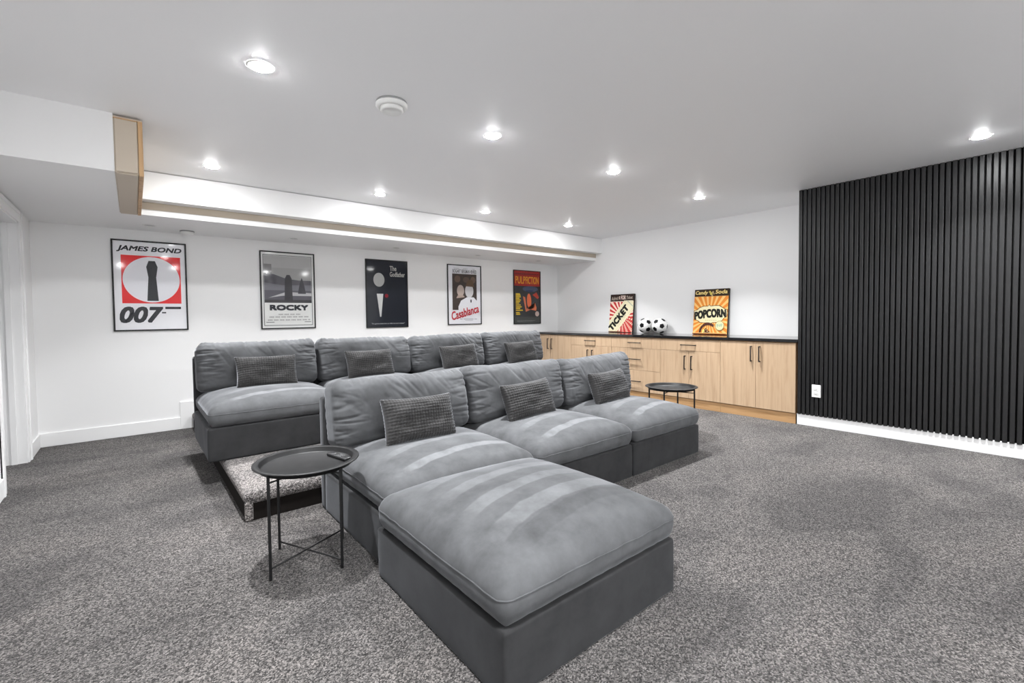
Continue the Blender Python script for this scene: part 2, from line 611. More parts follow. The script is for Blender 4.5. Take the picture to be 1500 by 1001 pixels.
t = thing('smoke_detector', 'round white smoke detector with stepped rim on the main ceiling', 'detector', (1.215, 2.58, ZC))
obj('base', lathe([(0, 0), (0.088, 0), (0.09, -0.006), (0.088, -0.012), (0.085, -0.013)], 48), GREYP, t, True)
obj('housing', lathe([(0.084, -0.010), (0.092, -0.014), (0.092, -0.026), (0.084, -0.036), (0.070, -0.037), (0.068, -0.031), (0.064, -0.031)], 48), WHITEP, t, True)
obj('sensor_cap', lathe([(0.064, -0.030), (0.066, -0.05), (0.058, -0.056), (0.05, -0.056), (0.047, -0.053), (0, -0.054)], 48), WHITEP, t, True)
t = thing('smoke_detector', 'small white detector disc under the soffit above the red and white poster', 'detector', (0.457, 5.84, ZS))
obj('base', lathe([(0, 0), (0.062, 0), (0.064, -0.008), (0.06, -0.012)], 32), GREYP, t, True)
obj('housing', lathe([(0.058, -0.01), (0.06, -0.022), (0.045, -0.036), (0, -0.038)], 32), WHITEP, t, True)

# ------------------------------------------------------------------ sofa sections
SEATH = 0.245


def base_part(W, D, H, parent, seed):
    def fn(p):
        x, y, z = p
        k = 0.003 * nz(x * 3 + seed, y * 3, z * 5) + 0.0015 * nz(x * 14 + seed, y * 14, z * 4)
        s = 1 + 0.012 * (1 - (z / (H / 2)) ** 2) * 0.15
        return (x * s + k + W / 2, y * s + k + D / 2, z + H / 2)
    g = softbox(W / 2, D / 2, H / 2, 0.014, (24, 24, 6), 3, fn)
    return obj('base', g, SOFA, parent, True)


def seat_fn(W, D, h, crown, seed, y0):
    hx, hy, hz = W / 2, D / 2, h / 2

    def fn(p):
        x, y, z = p
        u, v = x / hx, y / hy
        t = (z + hz) / (2 * hz)
        c = crown * max(0, 1 - abs(u) ** 2.6) ** 0.75 * max(0, 1 - abs(v) ** 2.6) ** 0.75
        bul = 0.014 * (1 - (2 * t - 1) ** 2)
        # the underside is squarer than the crown
        zz = z + hz
        ins = (0.05 - math.sqrt(max(0.0, 0.0025 - (0.05 - zz) ** 2))) * 0.7 if zz < 0.05 else 0.0
        x2 = x + bul * u + (math.copysign(ins, u) if abs(x) > hx - 0.051 else 0)
        y2 = y + bul * v + (math.copysign(ins, v) if abs(y) > hy - 0.051 else 0)
        z2 = z + (c * max(0, t) if t > 0 else 0)
        z2 += 0.006 * nz(x * 2.3 + seed, y * 2.3, 0.5) * t
        cr = max(0, abs(u) - 0.86) / 0.14
        cf = max(0, abs(v) - 0.86) / 0.14
        wr = 0.0022 * math.sin((x * 60 + 8 * nz(x * 6, y * 6, seed))) * cf + 0.0022 * math.sin((y * 60 + 8 * nz(x * 6, y * 6, seed + 3))) * cr
        return (x2 + hx, y2 + hy + y0, z2 + wr + hz + SEATH)
    return fn


def seat_part(W, D, h, crown, seed, mt, parent, y0=0.0):
    fn = seat_fn(W, D, h, crown, seed, y0)
    g = softbox(W / 2, D / 2, h / 2, 0.05, (30, 26, 3), 5, fn)
    s = obj('seat_cushion', g, mt, parent, True)
    # piping: a cord sewn round the side of the cushion
    pts = []
    hx, hy, r = W / 2, D / 2, 0.05
    for (cx, cy, a0) in ((hx - r, hy - r, 0), (-hx + r, hy - r, 90), (-hx + r, -hy + r, 180), (hx - r, -hy + r, 270)):
        for k in range(6):
            a = math.radians(a0 + 90 * k / 5)
            pts.append((cx + r * math.cos(a), cy + r * math.sin(a)))
    full = []
    for i in range(len(pts)):
        a, b = Vector(pts[i]), Vector(pts[(i + 1) % len(pts)])
        n = 16 if (b - a).length > 0.2 else 1
        for k in range(n):
            full.append(a + (b - a) * k / n)
    loop = [fn(Vector((p.x, p.y, 0.018))) for p in full]
    obj('piping', tube(loop, 0.0032, 6, True), BACK, s, True)
    return s


def back_part(W, seed, parent, lean, y_, zbot, Hc=0.40, T=0.25):
    hx, hy, hz = W / 2, T / 2, Hc / 2
    M3 = Matrix.Rotation(-lean, 3, 'X')
    q = seed * 7.3

    def valley(n, w):
        return max(0.0, 1 - abs(n) / w)

    def fn(p):
        x, y, z = p
        u, v = x / hx, z / hz
        au = abs(u)
        edge = max(0.0, (au - 0.55) / 0.45)
        pl = 0.72 + 0.28 * max(0, 1 - au ** 6) ** 0.5
        pv = 0.58 + 0.42 * max(0, 1 - abs(v * 0.98) ** 3) ** 0.5
        y2 = y * pl * pv * 1.1
        sg = -1 if y < 0 else 1
        if abs(y) > 0.01:
            # gathers running in from both ends
            gath = valley(nz(x * 3.0 + q, z * 26, q), 0.22) * edge ** 1.1 * 0.010
            gath += valley(nz(x * 5 + q, z * 15 + x * 6, q + 5), 0.16) * edge * 0.0055
            # slanting creases hanging from the top edge
            top = max(0.0, v + 0.15) ** 0.8 * (1 - edge) * max(0.0, nz(x * 3 + q, 1.0, q) + 0.55)
            gath += valley(nz(x * 13 + z * 9 + q, z * 3.5, q + 9), 0.17) * top * 0.0095
            soft = 0.014 * nz(x * 3.2 + q, z * 3.2, 7.0 + q) + 0.006 * nz(x * 8 + q, z * 9, 2.0 + q)
            y2 += sg * (soft - gath)
        x2 = x * (1 - 0.022 * max(0, v) ** 3) + 0.003 * nz(z * 18, q, 3.0) * edge
        z2 = z + 0.016 * nz(x * 2.6 + q, 0.3, q) * (v > 0) * v
        z2 -= 0.012 * valley(nz(x * 13 + q, 0.7, q + 9), 0.2) * (v > 0.8) * 0.5
        z2 += 0.010 * math.exp(-((au - 0.92) / 0.07) ** 2) * max(0, v) ** 3
        r = M3 @ Vector((x2, y2, z2 + hz))
        return (r.x + hx, r.y + y_, r.z + zbot)
    g = softbox(hx, hy, hz, 0.055, (110, 6, 46), 5, fn)
    return obj('back_cushion', g, BACK, parent, True)


def section(x, y, z, W, seed, label, group, D=0.95):
    t = thing('sofa_section', label, 'sofa', (x, y, z), group=group)
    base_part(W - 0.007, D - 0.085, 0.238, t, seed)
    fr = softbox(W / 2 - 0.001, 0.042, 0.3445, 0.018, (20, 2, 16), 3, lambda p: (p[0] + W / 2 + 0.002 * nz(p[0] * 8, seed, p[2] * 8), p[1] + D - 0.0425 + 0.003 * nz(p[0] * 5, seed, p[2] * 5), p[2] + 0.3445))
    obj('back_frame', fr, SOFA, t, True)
    seat_part(W - 0.04, D - 0.10, 0.135, 0.075, seed, SEAT, t, -0.004).location.x = 0.02
    back_part(W - 0.018, seed, t, 0.16, 0.755, 0.40).location.x = 0.009
    return t


F1 = 2.008
x0s = (0.872, 1.818, 2.766)
ws = (0.944, 0.944, 0.922)
labs = ('grey velvet armless sofa section of the front row behind the ottoman', 'grey velvet armless sofa section in the middle of the front row', 'grey velvet armless sofa section at the right end of the front row')
for i in range(3):
    section(x0s[i], F1, 0, ws[i], i + 1.0, labs[i], 'front row sofa sections')
F2, ZP = 3.80, 0.171
x0s2 = (0.376, 1.336, 2.30, 3.262)
labs2 = ('grey velvet armless sofa section at the left end of the rear row, overhanging the platform', 'grey velvet armless sofa section second from left in the rear row', 'grey velvet armless sofa section third from left in the rear row', 'grey velvet armless sofa section at the right end of the rear row by the cabinets')
for i in range(4):
    section(x0s2[i], F2, ZP, 0.956, i + 5.5, labs2[i], 'rear row sofa sections')

t = thing('ottoman', 'large square grey velvet ottoman in front of the front row, brushed in stripes', 'ottoman', (0.826, 1.062, 0))
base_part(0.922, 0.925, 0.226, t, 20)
_s = SEATH
SEATH = 0.232
seat_part(0.912, 0.906, 0.135, 0.085, 21, OTTO, t, 0.002).location.x = 0.005
SEATH = _s


# ------------------------------------------------------------------ waffle cushions
def pillow_mesh(seed, wx=0.47, wz=0.275, T=0.075, nx=26, nzc=15, sub=4):
    NX, NZ = nx * sub, nzc * sub
    V, Fc = [], []
    ids = {}
    for side in (-1, 1):
        for i in range(NX + 1):
            for j in range(NZ + 1):
                bd = i in (0, NX) or j in (0, NZ)
                k = (0 if bd else side, i, j)
                if k in ids:
                    continue
                u, v = 2 * i / NX - 1, 2 * j / NZ - 1
                x = wx / 2 * u * (1 - 0.055 * (1 - v * v) * u * u)
                z = wz / 2 * v * (1 - 0.085 * (1 - u * u) * v * v)
                th = T * (max(0, 1 - u ** 4) ** 0.55) * (max(0, 1 - v ** 4) ** 0.55)
                th *= 1 + 0.16 * nz(u * 1.7 + seed, v * 1.7, seed)
                puff = (abs(math.sin(PI * i / sub)) * abs(math.sin(PI * j / sub))) ** 0.5
                rid = 0.0085 * puff * (0.8 + 0.4 * nz(i * 0.7, j * 0.7, seed))
                wr = 0.006 * nz(u * 3 + seed * 3, v * 3, 9.0) * (1 - abs(u) ** 3)
                jit = 0.0012
                y = side * (th + (0 if bd else rid)) + wr
                ids[k] = len(V)
                V.append((x + jit * nz(i * .9, j * .9, seed), y, z + wz / 2 + jit * nz(i * .9, j * .9, seed + 9)))
        for i in range(NX):
            for j in range(NZ):
                q = []
                for a, b in ((i, j), (i + 1, j), (i + 1, j + 1), (i, j + 1)):
                    bd = a in (0, NX) or b in (0, NZ)
                    q.append(ids[(0 if bd else side, a, b)])
                Fc.append(tuple(q))
    return meshdata('throw_pillow', V, Fc, PILLOW, smooth=True)


pm = [pillow_mesh(2.0), pillow_mesh(5.0)]
PL = [(1.325, 2.47, 0.428, -0.33, 0.02, 0.0, 'on the front row section behind the ottoman'),
      (2.245, 2.50, 0.428, -0.36, -0.03, 0.05, 'on the middle section of the front row'),
      (3.17, 2.50, 0.428, -0.34, -0.02, 0.06, 'on the right end section of the front row'),
      (0.86, 4.27, 0.598, -0.33, 0.01, 0.0, 'on the left end section of the rear row'),
      (1.765, 4.28, 0.598, -0.33, 0.0, 0.02, 'on the second section from left in the rear row'),
      (2.79, 4.28, 0.598, -0.33, -0.03, 0.03, 'on the third section from left in the rear row'),
      (3.69, 4.28, 0.598, -0.33, -0.03, 0.03, 'on the right end section of the rear row')]
for i, (x, y, z, rx, ry, rz, where) in enumerate(PL):
    o = link('throw_pillow', pm[i % 2], None, (x, y, z))
    o.rotation_euler = (rx, ry, rz)
    tag(o, 'charcoal waffle-textured oblong pillow ' + where, 'pillow', 'waffle pillows')


# ------------------------------------------------------------------ tray tables
def tray_table(x, y, rz, label):
    t = thing('tray_table', label, 'table', (x, y, 0), (0, 0, rz), 'black tray tables')
    R, zt = 0.238, 0.492
    pr = [(0, zt - 0.026), (R - 0.038, zt - 0.026), (R - 0.033, zt - 0.022), (R - 0.028, zt - 0.002), (R - 0.026, zt), (R - 0.002, zt - 0.001), (R, zt - 0.003), (R, zt - 0.006), (R - 0.022, zt - 0.006), (R - 0.029, zt - 0.028), (R - 0.04, zt - 0.03), (0, zt - 0.03)]
    obj('tray_top', lathe(pr, 72), BLACKM, t, True)
    s = 0.15
    leg_me = meshdata('leg', *cbox(-0.006, 0.006, -0.006, 0.006, 0, zt - 0.02, 0.0015), BLACKM)
    for a, b in ((-1, -1), (1, -1), (1, 1), (-1, 1)):
        link('leg', leg_me, t, (a * s, b * s, 0))
    for (a, b, zz) in (((-s, -s), (s, s), 0.052), ((-s, s), (s, -s), 0.040)):
        obj('cross_bar', tube([(a[0], a[1], zz), (b[0], b[1], zz)], 0.004, 8), BLACKM, t, True)
    for (a, b, zz) in (((-s, -s), (s, s), 0.44), ((-s, s), (s, -s), 0.448)):
        obj('cross_bar', tube([(a[0], a[1], zz), (b[0], b[1], zz)], 0.004, 8), BLACKM, t, True)
    return t


tray_table(0.634, 2.352, math.radians(-19.5), 'black round metal tray table beside the front row with a remote on it')
tray_table(3.94, 2.43, math.radians(60), 'black round metal tray table between the front row and the cabinets')

t = thing('remote_control', 'small black remote control lying on the near tray table', 'remote', (0.782, 2.345, 0.4665), (0, 0, math.radians(13)))
obj('body', softbox(0.019, 0.082, 0.0075, 0.005, (4, 10, 1), 3, lambda p: (p[0], p[1], p[2] + 0.0075)), BLACKP, t, True)
bt = meshdata('button', *lathe([(0, 0.0172), (0.004, 0.0172), (0.005, 0.0145)], 12), DARKP, smooth=True)
for i in range(3):
    for j in range(3):
        link('button', bt, t, (-0.011 + 0.011 * i, -0.03 + 0.014 * j, 0))
obj('dial', lathe([(0.006, 0.0165), (0.0125, 0.0165), (0.0135, 0.0145)], 20), DARKP, t, True, loc=(0, 0.045, 0))

# ------------------------------------------------------------------ cabinets
CF, ZT = 5.375, 0.895
QR = -PI / 2


def handle(x, z, L, vertical, parent):
    r = 0.0055
    if vertical:
        g = join(cbox(x - r, x + r, -0.034, -0.024, z - L / 2, z + L / 2, 0.0015), cbox(x - r, x + r, -0.026, 0.0, z - L / 2, z - L / 2 + 0.011, 0.001), cbox(x - r, x + r, -0.026, 0.0, z + L / 2 - 0.011, z + L / 2, 0.001))
    else:
        g = join(cbox(x - L / 2, x + L / 2, -0.034, -0.024, z - r, z + r, 0.0015), cbox(x - L / 2, x - L / 2 + 0.011, -0.026, 0.0, z - r, z + r, 0.001), cbox(x + L / 2 - 0.011, x + L / 2, -0.026, 0.0, z - r, z + r, 0.001))
    return obj('handle', g, BLACKM, parent)


def front(kind, x0, x1, z0, z1, parent, hd):
    gp = 0.0016
    o = obj(kind, cbox(x0 + gp, x1 - gp, 0, 0.019, z0 + gp, z1 - gp, 0.001), OAK, parent)
    hx, hz_, L, vert = hd
    handle(hx, hz_, L, vert, o)
    return o


ZK, ZD = 0.112, 0.852


def unit(y_left, y_right, label):
    t = thing('base_cabinet', label, 'cabinet', (CF, y_left, 0), (0, 0, QR), 'oak base cabinets')
    W = y_left - y_right
    obj('body', box(0.001, W - 0.001, 0.0195, 0.66, ZK - 0.005, ZT - 0.036), OAKD, t)
    obj('toe_kick', box(0.001, W - 0.001, 0.012, 0.03, 0.0, ZK - 0.006), OAKD, t)
    return t, W


def doors2(t, W, z0, z1, hz_):
    front('door', 0, W / 2, z0, z1, t, (W / 2 - 0.045, hz_, 0.175, True))
    front('door', W / 2, W, z0, z1, t, (W / 2 + 0.045, hz_, 0.175, True))


Y = [6.03, 5.083, 4.283, 3.477, 2.668, 1.862]
t, W = unit(Y[0], Y[1], 'oak cabinet with two tall doors in the back corner beside the rear row')
doors2(t, W, ZK, ZD, 0.705)
t, W = unit(Y[1], Y[2], 'oak cabinet with one drawer over two doors, behind the front row backrest')
front('drawer', 0, W, 0.708, ZD, t, (W / 2, 0.785, 0.2, False))
doors2(t, W, ZK, 0.708, 0.56)
t, W = unit(Y[2], Y[3], 'oak cabinet with three stacked drawers below the footballs')
front('drawer', 0, W, 0.708, ZD, t, (W / 2, 0.785, 0.2, False))
front('drawer', 0, W, 0.405, 0.708, t, (W / 2, 0.557, 0.2, False))
front('drawer', 0, W, ZK, 0.405, t, (W / 2, 0.252, 0.2, False))
t, W = unit(Y[3], Y[4], 'oak cabinet with one drawer over two doors, behind the far tray table')
front('drawer', 0, W, 0.708, ZD, t, (W / 2, 0.785, 0.2, False))
doors2(t, W, ZK, 0.708, 0.563)
t, W = unit(Y[4], Y[5], 'oak cabinet with two tall doors next to the black slat wall')
doors2(t, W, ZK, ZD, 0.72)
tag(obj('countertop', cbox(CF - 0.012, XR - 0.001, 1.8475, YB - 0.018, ZT - 0.034, ZT, 0.003), STONE), 'long black polished stone countertop over the oak cabinets', 'countertop')

# outlet on the slats
t = thing('wall_outlet', 'white double power outlet on the black slat wall', 'outlet', (5.3705, 1.667, 0.372), (0, 0, QR))
obj('cover_plate', cbox(-0.04, 0.04, -0.007, 0, -0.064, 0.064, 0.0025), WHITEP, t)
for s in (-1, 1):
    o = obj('socket', softbox(0.0165, 0.003, 0.014, 0.0028, (3, 1, 3), 2, lambda p: (p[0], p[1] - 0.0085, p[2] + s * 0.02)), WHITEP, t, True)
    obj('slots', join(box(-0.008, -0.006, -0.0118, -0.0105, s * 0.02 - 0.002, s * 0.02 + 0.006), box(0.006, 0.008, -0.0118, -0.0105, s * 0.02 - 0.002, s * 0.02 + 0.006), box(-0.002, 0.002, -0.0118, -0.0105, s * 0.02 - 0.009, s * 0.02 - 0.005)), BLACKP, o)


# ------------------------------------------------------------------ footballs (32 panels, seams recessed)
def football_mesh(R=0.112):
    bm = bmesh.new()
    bmesh.ops.create_icosphere(bm, subdivisions=1, radius=1)
    ico_v = [v.co.copy() for v in bm.verts]
    ico_f = [[v.index for v in f.verts] for f in bm.faces]
    bm.free()
    polys = []
    for f in ico_f:
        a, b, c = (ico_v[i] for i in f)
        polys.append(([a.lerp(b, 1 / 3), a.lerp(b, 2 / 3), b.lerp(c, 1 / 3), b.lerp(c, 2 / 3), c.lerp(a, 1 / 3), c.lerp(a, 2 / 3)], 0))
    for i, p in enumerate(ico_v):
        nb = [q for f in ico_f if i in f for q in f if q != i]
        nb = list(dict.fromkeys(nb))
        pts = [p.lerp(ico_v[q], 1 / 3) for q in nb]
        ax = p.normalized()
        e = (pts[0] - ax * pts[0].dot(ax)).normalized()
        e2 = ax.cross(e)
        pts.sort(key=lambda q: math.atan2(q.dot(e2), q.dot(e)))
        polys.append((pts, 1))
    V, Fc, fm = [], [], []
    for pts, mi in polys:
        c = sum(pts, Vector()) / len(pts)
        fine = []
        for i in range(len(pts)):
            a, b = pts[i], pts[(i + 1) % len(pts)]
            fine += [a.lerp(b, k / 4) for k in range(4)]
        n = len(fine)
        rings = []
        for s, rr in ((1.0, 0.975), (0.95, 0.996), (0.86, 1.0), (0.45, 1.0)):
            rings.append(len(V))
            V += [tuple((c + (q - c) * s).normalized() * R * rr) for q in fine]
        V.append(tuple(c.normalized() * R))
        ci = len(V) - 1
        for a, b in zip(rings[:-1], rings[1:]):
            for i in range(n):
                Fc.append((a + i, a + (i + 1) % n, b + (i + 1) % n, b + i))
                fm.append(mi)
        for i in range(n):
            Fc.append((rings[-1] + i, rings[-1] + (i + 1) % n, ci))
            fm.append(mi)
    return meshdata('football', V, Fc, [flat(238, 238, 236, 0.4), flat(16, 16, 18, 0.4)], fm, True)


fb = football_mesh()
for (y, rot, lab) in ((4.085, (0.4, 0.5, 0.25), 'black and white football on the countertop, the one nearer the ticket sign'), (3.845, (1.1, 0.2, 1.3), 'black and white football on the countertop, the one nearer the popcorn sign')):
    o = link('football', fb, None, (5.93, y, ZT + 0.1125))
    o.rotation_euler = rot
    tag(o, lab, 'ball', 'footballs on the countertop')


# ------------------------------------------------------------------ flat prints
def text_geo(body, bold=0.0, shear=0.0, space=1.0):
    cu = bpy.data.curves.new('t', 'FONT')
    cu.body = body
    cu.offset = bold
    cu.shear = shear
    cu.space_character = space
    cu.resolution_u = 3
    cu.fill_mode = 'FRONT'
    o = bpy.data.objects.new('t', cu)
    C.objects.link(o)
    dg = bpy.context.evaluated_depsgraph_get()
    me = bpy.data.meshes.new_from_object(o.evaluated_get(dg))
    v = [(p.co.x, p.co.y) for p in me.vertices]
    f = [tuple(q.vertices) for q in me.polygons]
    bpy.data.objects.remove(o)
    bpy.data.curves.remove(cu)
    bpy.data.meshes.remove(me)
    xs, ys = [p[0] for p in v], [p[1] for p in v]
    x0, x1, y0, y1 = min(xs), max(xs), min(ys), max(ys)
    return [((p[0] - x0) / (x1 - x0), (p[1] - y0) / (y1 - y0)) for p in v], f


def clip(poly, x0, x1, y0, y1):
    def half(P, ins, cut):
        out = []
        for i in range(len(P)):
            a, b = P[i - 1], P[i]
            if ins(b):
                if not ins(a):
                    out.append(cut(a, b))
                out.append(b)
            elif ins(a):
                out.append(cut(a, b))
        return out

    def cx(k):
        return lambda a, b: (k, a[1] + (b[1] - a[1]) * (k - a[0]) / (b[0] - a[0]))

    def cy(k):
        return lambda a, b: (a[0] + (b[0] - a[0]) * (k - a[1]) / (b[1] - a[1]), k)
    for ins, cut in ((lambda p: p[0] >= x0, cx(x0)), (lambda p: p[0] <= x1, cx(x1)), (lambda p: p[1] >= y0, cy(y0)), (lambda p: p[1] <= y1, cy(y1))):
        poly = half(poly, ins, cut)
        if not poly:
            return []
    return poly


class Print:
    """ink layers on one sheet; x to the right, y up, in units of the sheet's width and height"""

    def __init__(s, W, H):
        s.W, s.H, s.V, s.F, s.M, s.mats, s.k = W, H, [], [], [], [], 0

    def add(s, pts, faces, col):
        m = flat(*col)
        if m not in s.mats:
            s.mats.append(m)
        n = len(s.V)
        s.V += [(p[0] * s.W, -0.00022 * s.k, p[1] * s.H) for p in pts]
        for f in faces:
            f = list(f)
            a, b, c = (s.V[n + i] for i in f[:3])
            ar = sum(s.V[n + f[i]][0] * s.V[n + f[(i + 1) % len(f)]][2] - s.V[n + f[(i + 1) % len(f)]][0] * s.V[n + f[i]][2] for i in range(len(f)))
            if ar < 0:
                f.reverse()
            s.F.append(tuple(n + i for i in f))
            s.M.append(s.mats.index(m))
        s.k += 1

    def poly(s, pts, col):
        if len(pts) > 2:
            s.add(pts, [tuple(range(len(pts)))], col)

    def rect(s, x0, x1, y0, y1, col):
        s.poly([(x0, y0), (x1, y0), (x1, y1), (x0, y1)], col)

    def ell(s, cx, cy, rx, ry, col, n=40, rot=0):
        r = math.radians(rot)
        s.poly([(cx + rx * math.cos(2 * PI * i / n) * math.cos(r) - ry * math.sin(2 * PI * i / n) * math.sin(r), cy + rx * math.cos(2 * PI * i / n) * math.sin(r) + ry * math.sin(2 * PI * i / n) * math.cos(r)) for i in range(n)], col)

    def text(s, body, x0, x1, y0, y1, col, bold=0.0, shear=0.0, rot=0.0, space=1.0, arc=0.0, perc=0.0, fat=0.0):
        v, f = text_geo(body, bold, shear, space)
        P = []
        cx, cy = (x0 + x1) / 2, (y0 + y1) / 2
        r = math.radians(rot)
        for a, b in v:
            h = 1 + perc * (1 - (2 * a - 1) ** 2)
            X = (x0 + (x1 - x0) * a - cx) * s.W
            Z = ((y1 - y0) * (b - 0.5) * h + arc * (1 - (2 * a - 1) ** 2)) * s.H
            P.append((cx + (X * math.cos(r) - Z * math.sin(r)) / s.W, cy + (X * math.sin(r) + Z * math.cos(r)) / s.H))
        # heavy lettering: the same glyphs struck again a hair to each side
        for dx, dy in (((0, 0), (fat, 0), (-fat, 0), (0, fat), (0, -fat), (fat, fat), (-fat, -fat), (fat, -fat), (-fat, fat)) if fat else ((0, 0),)):
            s.add([(q[0] + dx * 0.7 / s.W, q[1] + dy * 0.7 / s.H) for q in P], f, col)
            s.k -= 0.93
        s.k += 1

    def burst(s, cx, cy, n, col, x0, x1, y0, y1, a0=0.0, duty=0.5, asp=1.0):
        for i in range(n):
            a, b = a0 + 2 * PI * i / n, a0 + 2 * PI * (i + duty) / n
            p = clip([(cx, cy), (cx + 3 * math.cos(a), cy + 3 * asp * math.sin(a)), (cx + 3 * math.cos(b), cy + 3 * asp * math.sin(b))], x0, x1, y0, y1)
            s.poly(p, col)
            s.k -= 1
        s.k += 1

    def build(s, parent, name='print'):
        me = meshdata(name, s.V, s.F, s.mats, s.M, recalc=False)
        return link(name, me, parent)


def framed(x, zt, zb, W, label, draw, fw=0.014, paper=(246, 246, 250)):
    H = zt - zb
    t = thing('framed_poster', label, 'poster', (x, YB - 0.001, zb), group='framed film posters')
    d = 0.018
    obj('frame', join(cbox(0, W, -d, 0, 0, fw, 0.001), cbox(0, W, -d, 0, H - fw, H, 0.001), cbox(0, fw, -d, 0, fw, H - fw, 0.001), cbox(W - fw, W, -d, 0, fw, H - fw, 0.001), box(0.004, W - 0.004, -0.004, -0.0005, 0.004, H - 0.004)), BLACKM, t)
    p = Print(W - 2 * fw, H - 2 * fw)
    p.rect(0, 1, 0, 1, paper)
    draw(p)
    o = p.build(t)
    o.location = (fw, -0.006, fw)
    pane = obj('glazing', ([(fw, -0.0135, fw), (W - fw, -0.0135, fw), (W - fw, -0.0135, H - fw), (fw, -0.0135, H - fw)], [(0, 1, 2, 3)]), GLASS, t)
    return t


INK = (38, 40, 46)


def art_red(p):
    p.text('JAMES BOND', 0.05, 0.95, 0.882, 0.95, INK, 0.0, 0.25, space=1.0, fat=0.0035)
    p.rect(0.10, 0.93, 0.30, 0.845, (232, 34, 38))
    p.ell(0.515, 0.573, 0.40, 0.262, (244, 244, 250), 56)
    # plain upright stand-in shape in place of the printed picture
    p.poly([(0.44, 0.33), (0.60, 0.33), (0.575, 0.60), (0.60, 0.72), (0.565, 0.79), (0.475, 0.79), (0.44, 0.72), (0.465, 0.60)], INK)
    p.text('007', 0.07, 0.65, 0.085, 0.255, INK, 0.0, 0.22, fat=0.0105)
    p.rect(0.69, 0.92, 0.235, 0.262, INK)
    p.rect(0.64, 0.70, 0.185, 0.20, INK)


def art_grey(p):
    p.rect(0.035, 0.965, 0.03, 0.97, (60, 60, 64))
    p.rect(0.045, 0.955, 0.037, 0.963, (242, 242, 240))
    p.rect(0.05, 0.95, 0.335, 0.958, (176, 175, 174))
    p.rect(0.05, 0.95, 0.80, 0.958, (190, 189, 188))
    p.rect(0.05, 0.19, 0.70, 0.845, (138, 136, 136))
    p.poly([(0.05, 0.72), (0.22, 0.715), (0.45, 0.66), (0.70, 0.64), (0.95, 0.64), (0.95, 0.34), (0.05, 0.34)], (92, 90, 98))
    p.poly([(0.05, 0.60), (0.40, 0.57), (0.95, 0.58), (0.95, 0.50), (0.05, 0.50)], (122, 120, 128))
    p.poly([(0.12, 0.40), (0.45, 0.48), (0.95, 0.47), (0.95, 0.43), (0.40, 0.43)], (196, 194, 196))
    p.rect(0.05, 0.95, 0.335, 0.375, (58, 56, 60))
    # plain blocks in place of the printed picture
    p.poly([(0.42, 0.36), (0.58, 0.36), (0.565, 0.66), (0.53, 0.71), (0.47, 0.71), (0.435, 0.66)], (50, 48, 54))
    p.poly([(0.68, 0.46), (0.84, 0.46), (0.80, 0.60), (0.76, 0.68), (0.72, 0.60)], (56, 54, 62))
    p.text('ROCKY', 0.15, 0.87, 0.238, 0.302, (30, 34, 42), 0.0, fat=0.008)
    for (a, b, z) in ((0.28, 0.72, 0.18), (0.11, 0.88, 0.145), (0.08, 0.92, 0.105)):
        n = int((b - a) / 0.022)
        for i in range(n):
            if (i * 7 + int(z * 1000)) % 5:
                p.rect(a + i * 0.022, a + i * 0.022 + 0.015, z - 0.008, z + 0.008, (168, 166, 166))
                p.k -= 1
        p.k += 1
    p.rect(0.07, 0.22, 0.072, 0.08, (120, 120, 120))
    p.rect(0.80, 0.93, 0.072, 0.08, (120, 120, 120))


def art_navy(p):
    p.rect(0, 1, 0, 1, (34, 38, 48))
    # plain stand-in shapes in place of the printed picture
    p.ell(0.30, 0.71, 0.135, 0.105, (206, 206, 204), 32)
    p.poly([(0.24, 0.50), (0.40, 0.50), (0.34, 0.15), (0.31, 0.15)], (224, 224, 222))
    p.ell(0.48, 0.47, 0.045, 0.03, (150, 40, 52), 20)
    p.text('The', 0.57, 0.74, 0.855, 0.93, (214, 212, 206), 0.02)
    p.text('Godfather', 0.57, 0.955, 0.765, 0.84, (214, 212, 206), 0.02)
    p.text("\"I'm gonna make him an offer he can't refuse.\"", 0.10, 0.93, 0.032, 0.058, (222, 222, 222), 0.012)


